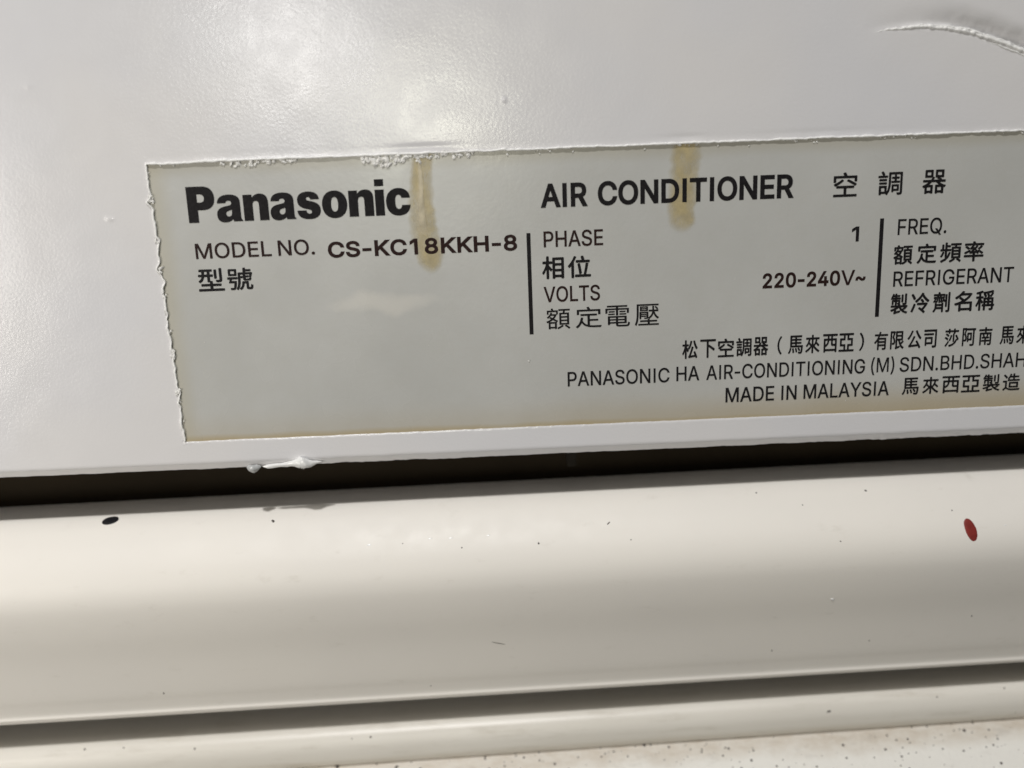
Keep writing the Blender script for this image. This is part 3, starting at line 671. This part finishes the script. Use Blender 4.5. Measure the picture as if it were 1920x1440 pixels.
# heavy rounded lower-case letters of the maker's name, drawn by hand: cap height 1
def bez(path):
    tok = path.split(); pts = []; cur = None; i = 0; loops = []
    while i < len(tok):
        k = tok[i]; i += 1
        def pt():
            nonlocal i
            x, y = tok[i].split(","); i += 1; return float(x), float(y)
        if k == "M": cur = pt(); pts = [cur]
        elif k == "L": cur = pt(); pts.append(cur)
        elif k == "C":
            a, b, c = pt(), pt(), pt()
            for t in np.linspace(0, 1, 11)[1:]:
                pts.append(tuple((1 - t) ** 3 * cur[j] + 3 * (1 - t) ** 2 * t * a[j] + 3 * (1 - t) * t * t * b[j] + t ** 3 * c[j] for j in (0, 1)))
            cur = c
        elif k == "Z": loops.append(pts)
    return loops
HEAVY = {
 "P": (.74, "M 0,0 L 0,1 L .42,1 C .63,1 .75,.88 .75,.672 C .75,.465 .63,.345 .42,.345 L .275,.345 L .275,0 Z M .275,.785 L .275,.56 L .35,.56 C .43,.56 .47,.60 .47,.672 C .47,.745 .43,.785 .35,.785 Z"),
 "a": (.69, "M .69,0 L .445,0 C .437,.02 .432,.04 .43,.065 C .375,.01 .30,-.02 .215,-.02 C .08,-.02 0,.06 0,.195 C 0,.33 .08,.40 .24,.43 C .37,.45 .41,.462 .41,.515 C .41,.555 .385,.58 .335,.58 C .285,.58 .26,.56 .255,.515 L .025,.515 C .035,.67 .15,.75 .345,.75 C .55,.75 .65,.68 .65,.52 L .65,.15 C .65,.08 .66,.045 .69,.03 Z M .41,.33 C .385,.315 .36,.308 .33,.30 C .275,.287 .25,.262 .25,.22 C .25,.172 .28,.145 .32,.145 C .38,.145 .41,.19 .41,.26 Z"),
 "n": (.68, "M 0,0 L 0,.725 L .245,.725 L .245,.64 C .30,.71 .37,.745 .455,.745 C .60,.745 .68,.66 .68,.50 L .68,0 L .425,0 L .425,.44 C .425,.51 .40,.545 .345,.545 C .29,.545 .255,.505 .255,.43 L .255,0 Z"),
 "s": (.64, "M 0,.23 L .25,.23 C .255,.165 .28,.135 .33,.135 C .37,.135 .395,.155 .395,.19 C .395,.225 .365,.24 .29,.258 C .10,.30 .015,.37 .015,.515 C .015,.66 .125,.75 .32,.75 C .50,.75 .605,.67 .615,.525 L .375,.525 C .37,.575 .35,.595 .315,.595 C .28,.595 .26,.575 .26,.548 C .26,.51 .30,.50 .375,.483 C .56,.44 .64,.37 .64,.225 C .64,.075 .53,-.02 .325,-.02 C .12,-.02 .005,.07 0,.23 Z"),
 "o": (.69, "M .345,-.02 C .14,-.02 0,.13 0,.365 C 0,.60 .14,.75 .345,.75 C .55,.75 .69,.60 .69,.365 C .69,.13 .55,-.02 .345,-.02 Z M .345,.165 C .415,.165 .44,.24 .44,.365 C .44,.49 .415,.565 .345,.565 C .275,.565 .25,.49 .25,.365 C .25,.24 .275,.165 .345,.165 Z"),
 "i": (.25, "M 0,0 L 0,.725 L .25,.725 L .25,0 Z M 0,.82 L 0,1.01 L .25,1.01 L .25,.82 Z"),
 "c": (.67, "M .67,.275 C .65,.09 .53,-.02 .345,-.02 C .14,-.02 0,.13 0,.365 C 0,.60 .14,.75 .345,.75 C .53,.75 .65,.65 .665,.47 L .425,.47 C .42,.53 .395,.56 .35,.56 C .28,.56 .255,.49 .255,.365 C .255,.24 .28,.17 .35,.17 C .40,.17 .425,.205 .43,.275 Z"),
}
def brand(x0, x1, base, cap):
    pen = 0.0; raw = []
    for ch in "Panasonic":
        w, p = HEAVY[ch]; raw += [[[(x + pen, y) for x, y in c] for c in bez(p)]]; pen += w + .045
    sx = (x1 - x0) / (pen - .045)
    return [[[(x0 + x * sx, base + y * cap) for x, y in c] for c in g] for g in raw]

poly_text("brand_lettering", brand(4.05, 29.77, -6.82, 4.11), M_INK, "heavy black maker's name at the top left of the label")
def line(name, words, note, mat=M_INK):
    polys = []
    for w in words: polys += word(*w)
    return poly_text(name, polys, mat, note)
line("model_lettering", [("MODEL", 4.37, 13.20, -11.00, 1.79, .030), ("NO.", 13.98, 18.25, -11.00, 1.79, .030)], "thin model number caption", M_INK2)
line("model_number_lettering", [("CS-KC18KKH-8", 19.77, 41.97, -11.48, 1.86, .086, 12)], "bold spaced model number", M_INK2)
line("heading_lettering", [("AIR", 44.92, 50.32, -6.66, 2.75, .112), ("CONDITIONER", 51.57, 74.51, -6.65, 2.75, .112)], "bold heading on the label")
line("phase_lettering", [("PHASE", 45.10, 52.12, -11.26, 1.87, .032)], "thin caption of the phase row", M_INK2)
line("phase_value_lettering", [("1", 81.66, 82.52, -12.03, 1.76, .065)], "bold phase figure beside the second rule")
line("volts_lettering", [("VOLTS", 44.94, 51.65, -17.79, 1.86, .032)], "thin caption of the voltage row", M_INK2)
line("voltage_lettering", [("220-240", 71.17, 80.50, -17.20, 1.80, .074, 10), ("V", 80.62, 82.27, -17.20, 1.80, .03), ("~", 82.36, 83.57, -17.20, 1.80, .060)], "bold brownish voltage figures", M_INK2)
line("frequency_lettering", [("FREQ.", 87.13, 92.97, -11.46, 1.85, .022)], "thin frequency caption")
line("refrigerant_lettering", [("REFRIGERANT", 86.95, 101.53, -17.63, 1.83, .024)], "thin refrigerant caption")
line("maker_lettering", [("PANASONIC", 47.54, 60.00, -28.26, 1.81, .026), ("HA", 60.85, 63.67, -28.18, 1.81, .026), ("AIR-CONDITIONING", 64.52, 84.07, -28.19, 1.81, .024),
     ("(M)", 84.82, 87.69, -28.14, 1.82, .014), ("SDN.BHD.SHAH", 88.36, 103.99, -28.21, 1.82, .022)], "company line in condensed capitals")
line("origin_lettering", [("MADE", 66.93, 72.95, -31.15, 1.86, .032), ("IN", 73.84, 75.73, -31.15, 1.84, .032), ("MALAYSIA", 76.59, 87.20, -31.12, 1.83, .028)], "country of origin in condensed capitals")

def cjk(name, items, weight, note, mat=M_INK):
    """each character fitted to its own box (char, centre x, centre z, width, height); printed with a few close strikes for weight"""
    V = []; F = []
    for ch, cx, cz, w, hh in items:
        cu = bpy.data.curves.new("tmp", "FONT"); cu.body = ch; cu.resolution_u = 3
        t = bpy.data.objects.new("tmp", cu); col.objects.link(t)
        bpy.context.view_layer.update()
        me = t.evaluated_get(bpy.context.evaluated_depsgraph_get()).to_mesh()
        v = np.array([(q.co.x, q.co.y) for q in me.vertices]); fs = [list(p.vertices) for p in me.polygons]
        lo, hi = v.min(0), v.max(0)
        ww = max(w - 2 * weight, .1); h2 = hh - 2 * weight
        sc = np.array([ww, h2]) / (hi - lo)
        v = (v - (lo + hi) / 2) * sc + np.array([cx, cz])
        strikes = [(0, 0)] if weight == 0 else [(0, 0), (weight, weight * .4), (-weight, -weight * .4), (weight * .3, -weight), (-weight * .3, weight)]
        for k, (dx, dz) in enumerate(strikes):
            n = len(V)
            V += [(x + dx, -.030 - .0012 * k, z + dz) for x, z in v]
            F += [[n + i for i in f] for f in fs]
        bpy.data.objects.remove(t); bpy.data.curves.remove(cu)
    return finish_text(name, V, F, mat, note)
cjk("model_characters", [('型', 5.8, -13.48, 3.05, 2.7), ('號', 9.2, -13.52, 2.99, 2.64)], .05, "two Chinese characters under the model number")
cjk("heading_characters", [('空', 80.61, -5.35, 2.8, 2.82), ('調', 85.92, -5.38, 2.9, 2.79), ('器', 91.13, -5.41, 2.82, 2.76)], .045, "three widely spaced Chinese characters of the heading")
cjk("phase_characters", [('相', 46.12, -13.67, 2.62, 2.72), ('位', 49.25, -13.7, 2.75, 2.65)], .06, "two bold Chinese characters in the phase row")
cjk("volts_characters", [('額', 46.58, -19.82, 2.88, 2.56), ('定', 50.24, -19.81, 3.14, 2.57), ('電', 53.74, -19.8, 2.96, 2.58), ('壓', 57.26, -19.79, 2.93, 2.6)], .015, "four thin Chinese characters in the voltage row")
cjk("frequency_characters", [('額', 87.94, -13.83, 2.32, 2.35), ('定', 90.8, -13.8, 2.38, 2.38), ('頻', 93.69, -13.78, 2.58, 2.4), ('率', 96.48, -13.76, 2.39, 2.42)], .05, "four bold Chinese characters in the frequency row")
cjk("refrigerant_characters", [('製', 87.83, -19.74, 2.12, 2.54), ('冷', 90.38, -19.74, 2.28, 2.53), ('劑', 92.98, -19.74, 2.09, 2.51), ('名', 95.64, -19.74, 2.19, 2.5), ('稱', 98.31, -19.75, 2.32, 2.48)], .055, "five bold Chinese characters in the refrigerant row")
cjk("maker_characters", [('松', 62.49, -24.28, 1.89, 2.32), ('下', 64.69, -24.27, 1.92, 2.31), ('空', 66.88, -24.26, 1.96, 2.31), ('調', 69.07, -24.26, 1.89, 2.31), ('器', 71.15, -24.25, 1.83, 2.31), ('（', 73.45, -24.25, 0.56, 2.3), ('馬', 75.39, -24.24, 1.83, 2.3), ('來', 77.48, -24.24, 1.77, 2.3), ('西', 79.63, -24.23, 1.8, 2.29), ('亞', 81.62, -24.22, 1.87, 2.29), ('）', 83.5, -24.22, 0.59, 2.29), ('有', 85.87, -24.21, 1.67, 2.29), ('限', 87.86, -24.21, 1.71, 2.28), ('公', 89.97, -24.2, 1.74, 2.28), ('司', 91.92, -24.2, 1.58, 2.28), ('莎', 94.56, -24.19, 1.75, 2.27), ('阿', 96.68, -24.18, 1.65, 2.27), ('南', 98.72, -24.18, 1.65, 2.27), ('馬', 101.38, -24.17, 1.72, 2.27), ('來', 103.42, -24.17, 1.72, 2.26)], .042, "company line in Chinese characters")
cjk("origin_characters", [('馬', 89.85, -30.09, 2.1, 2.18), ('來', 92.37, -30.09, 2.03, 2.18), ('西', 94.88, -30.09, 2.2, 2.18), ('亞', 97.37, -30.09, 2.34, 2.18), ('製', 99.95, -30.09, 2.17, 2.18), ('造', 102.45, -30.1, 2.17, 2.18)], .04, "country of origin in Chinese characters")

def rule(x, z0, z1, note):
    w = .235; t = .02
    v = [(x - w, -t, z0), (x + w, -t, z0), (x + w, -t, z1), (x - w, -t, z1), (x - w, .01, z0), (x + w, .01, z0), (x + w, .01, z1), (x - w, .01, z1)]
    f = [(0, 3, 2, 1), (0, 1, 5, 4), (1, 2, 6, 5), (2, 3, 7, 6), (3, 0, 4, 7)]
    o = link_mesh("column_rule", v, f, M_INK, label, smooth=False); o["label"] = note
rule(43.335, -9.51, -21.61, "upright black rule left of the phase and voltage captions")
rule(85.197, -9.44, -21.22, "upright black rule left of the frequency and refrigerant captions")

# ---------------------------------------------------------------- glue that ran down over the label
def drip(name, path, mat, height, seed, note, skew=0.0, flat_below=-99.0):
    """path: (x, z, half width) from the top edge to the tip"""
    p = catmull(path, 8); n = len(p); m = 21; V = []; F = []; T = []
    t = np.linspace(-1, 1, m)
    for k, (x, z, w) in enumerate(p):
        w = max(w, .02)
        e0 = 1 + .24 * noise1(np.array([z]), 1.3, seed, 3)[0]; e1 = 1 + .24 * noise1(np.array([z]), 1.1, seed + 5, 3)[0]
        sk = 1 + skew * t
        prof = np.clip(1 - np.abs(t) ** 2.0, 0, 1) * np.where(t > .72, np.clip((1 - t) / .28, 0, 1), 1) * sk
        low = 1.0 if z > flat_below else max(.12, 1 - (flat_below - z) / 1.5)
        tip = min(1.0, (p[-1, 1] - z) / -1.6) if n else 1
        for j in range(m):
            r = .75 + .35 * noise2(np.array([t[j] * w]), np.array([z]), .6, seed)[0]
            V.append((x + t[j] * w * (e0 if t[j] < 0 else e1), -(.007 + height * low * max(0.0, prof[j]) * r * min(1, w)), z))
            T.append(max(0.0, prof[j] / (1 + skew)) * max(.0, tip) * (1 if not skew else (.55 + .45 * low)))
    for i in range(n - 1):
        for j in range(m - 1): F.append([i * m + j, (i + 1) * m + j, (i + 1) * m + j + 1, i * m + j + 1])
    o = link_mesh(name, V, F, mat, label); o["label"] = note
    at = o.data.attributes.new("thickness", "FLOAT", "POINT"); at.data.foreach_set("value", np.array(T, dtype=np.float32))
    return o
drip("glue_run", [(31.55, .12, 1.35), (31.3, -2.0, 1.55), (31.15, -5.0, 1.75), (31.1, -7.6, 1.7), (31.3, -9.0, 2.05), (31.55, -11.0, 2.0), (31.7, -12.6, 1.65), (31.75, -13.5, 1.1), (31.75, -13.95, .35), (31.75, -14.05, .05)], M_GLUE, .018, 3, "yellow glue run beside the maker's name, with a cream ridge")
drip("glue_ridge", [(31.0, .15, .30), (31.0, -1.5, .42), (30.95, -4.0, .55), (30.75, -6.5, .80), (30.85, -8.5, .95), (31.1, -10.5, .80), (31.4, -12.3, .70), (31.55, -13.3, .40), (31.6, -13.6, .06)], M_RIDGE, .13, 9, "raised cream ridge inside the glue run", .8, -8.0)
drip("glue_run", [(61.9, .10, 1.9), (61.85, -1.5, 2.05), (61.7, -4.0, 2.15), (61.5, -6.8, 2.15), (61.4, -8.6, 1.95), (61.4, -9.7, 1.35), (61.4, -10.3, .6), (61.4, -10.45, .05)], M_GLUE, .018, 6, "rounded yellow glue run over the heading")

# ---------------------------------------------------------------- crumbs of dried paint on the torn edge
FLAKES = []
for k in range(8):
    import bmesh
    from mathutils import noise as mn
    bm = bmesh.new(); bmesh.ops.create_icosphere(bm, subdivisions=2, radius=MM)
    r = random.Random(k); off = Vector((r.uniform(0, 50), r.uniform(0, 50), r.uniform(0, 50)))
    for v in bm.verts:
        u = v.co / MM
        f = 1 + .75 * mn.noise(u * 1.2 + off) + .40 * mn.noise(u * 2.9 + off)
        v.co = Vector((u.x * f, u.y * f * .5, u.z * f * .85)) * MM
    me = bpy.data.meshes.new("paint_flake"); bm.to_mesh(me); bm.free()
    me.shade_flat(); me.materials.append(M_FLAKE); FLAKES.append(me)
def flake(a, b, size, squash=1.0, h=.06):
    o = bpy.data.objects.new("paint_flake", random.choice(FLAKES)); col.objects.link(o)
    o.parent = panel
    p = on_label(np.array(a), np.array(b), np.array(h)) - BASE
    o.location = tuple(p * MM)
    o.rotation_euler = (random.uniform(-.4, .4), random.uniform(0, 6.28), random.uniform(-.4, .4))
    s = size * random.uniform(.75, 1.25); o.scale = (s * random.uniform(.8, 1.5), s * .8, s * squash)
def cluster(a0, a1, depth, n, size):
    for _ in range(n):
        a = random.uniform(a0, a1); t = (a - a0) / (a1 - a0)
        dd = depth * (math.sin(math.pi * t) ** .6)
        flake(a, -.05 - dd * random.random() ** 1.3, size * random.uniform(.6, 1.2))
cluster(8.2, 13.0, .75, 20, .19); cluster(13.2, 17.2, .65, 22, .20)
cluster(24.3, 29.8, 1.25, 56, .27); cluster(29.6, 34.2, .95, 30, .23); cluster(33.8, 37.2, .75, 14, .24); cluster(1.5, 3.2, .5, 4, .12)
cluster(43.6, 46.4, .6, 7, .10); cluster(74.0, 80.0, .4, 9, .10); cluster(84.0, 90.0, .35, 10, .10); cluster(60.5, 63.4, .25, 6, .12); cluster(98, 103, .3, 6, .09)
for a in (41.2, 48.8, 57.1, 65.6, 69.2): flake(a, -.45 + random.uniform(-.15, .15), .11)
for b, s, n in ((-3.9, .22, 5), (-4.4, .20, 4), (-8.6, .16, 4), (-12.1, .26, 4), (-17.0, .14, 4), (-21.9, .22, 6), (-22.6, .20, 4), (-26.9, .26, 6), (-28.1, .16, 4), (-1.2, .14, 3), (-30.3, .12, 3), (-15.0, .13, 3), (-19.5, .13, 3)):
    for _ in range(n): flake(-.0154 * b + random.uniform(-.22, .20), b + random.uniform(-.35, .35), s * .62, 1.3, .16)
flake(42.9, -24.9, .13, 1.2, .05); flake(30.9, -22.4, .05, 1, .03); flake(4.2, -20.9, .07, .6, .03); flake(81.9, -31.6, .07, .5, .03)

# ---------------------------------------------------------------- blob and thread of paint on the panel's lower rim
def blob_tube(name, path, mat, seed, note):
    p = catmull(path, 7); n = len(p); m = 14; V = []; F = []
    for k in range(n):
        x, y, z, r = p[k]; r = max(r, .02)
        t = np.linspace(0, 2 * np.pi, m, endpoint=False)
        rr = r * .9 * (1 + .30 * noise1(t * 2 + k * .4, 1.1, seed, 3))
        for j in range(m): V.append((x, y - rr[j] * .8 * math.cos(t[j]), z + rr[j] * math.sin(t[j])))
    for i in range(n - 1):
        for j in range(m): F.append([i * m + j, i * m + (j + 1) % m, (i + 1) * m + (j + 1) % m, (i + 1) * m + j])
    F.append(list(range(m))[::-1]); F.append([(n - 1) * m + j for j in range(m)])
    o = link_mesh(name, np.array(V) - BASE, F, mat, panel); o["label"] = note
    return o
blob_tube("paint_drip", [(-31.2, -.05, -9.0, .05), (-30.4, -.10, -9.0, .28), (-29.2, -.12, -8.9, .30), (-28.2, -.15, -8.85, .34), (-27.3, -.22, -8.72, .50), (-26.6, -.30, -8.62, .82), (-26.0, -.30, -8.66, .80), (-25.3, -.22, -8.8, .48), (-24.5, -.10, -8.75, .22), (-23.9, -.05, -8.7, .04)], M_DRIP, 4, "white blob and thread of paint on the lower rim")
blob_tube("paint_drip", [(-33.2, -.02, -9.02, .08), (-32.9, -.08, -9.1, .42), (-32.3, -.12, -9.18, .58), (-31.8, -.08, -9.1, .40), (-31.4, -.02, -9.0, .08)], M_BEAD, 7, "small grey bead of paint on the lower rim")
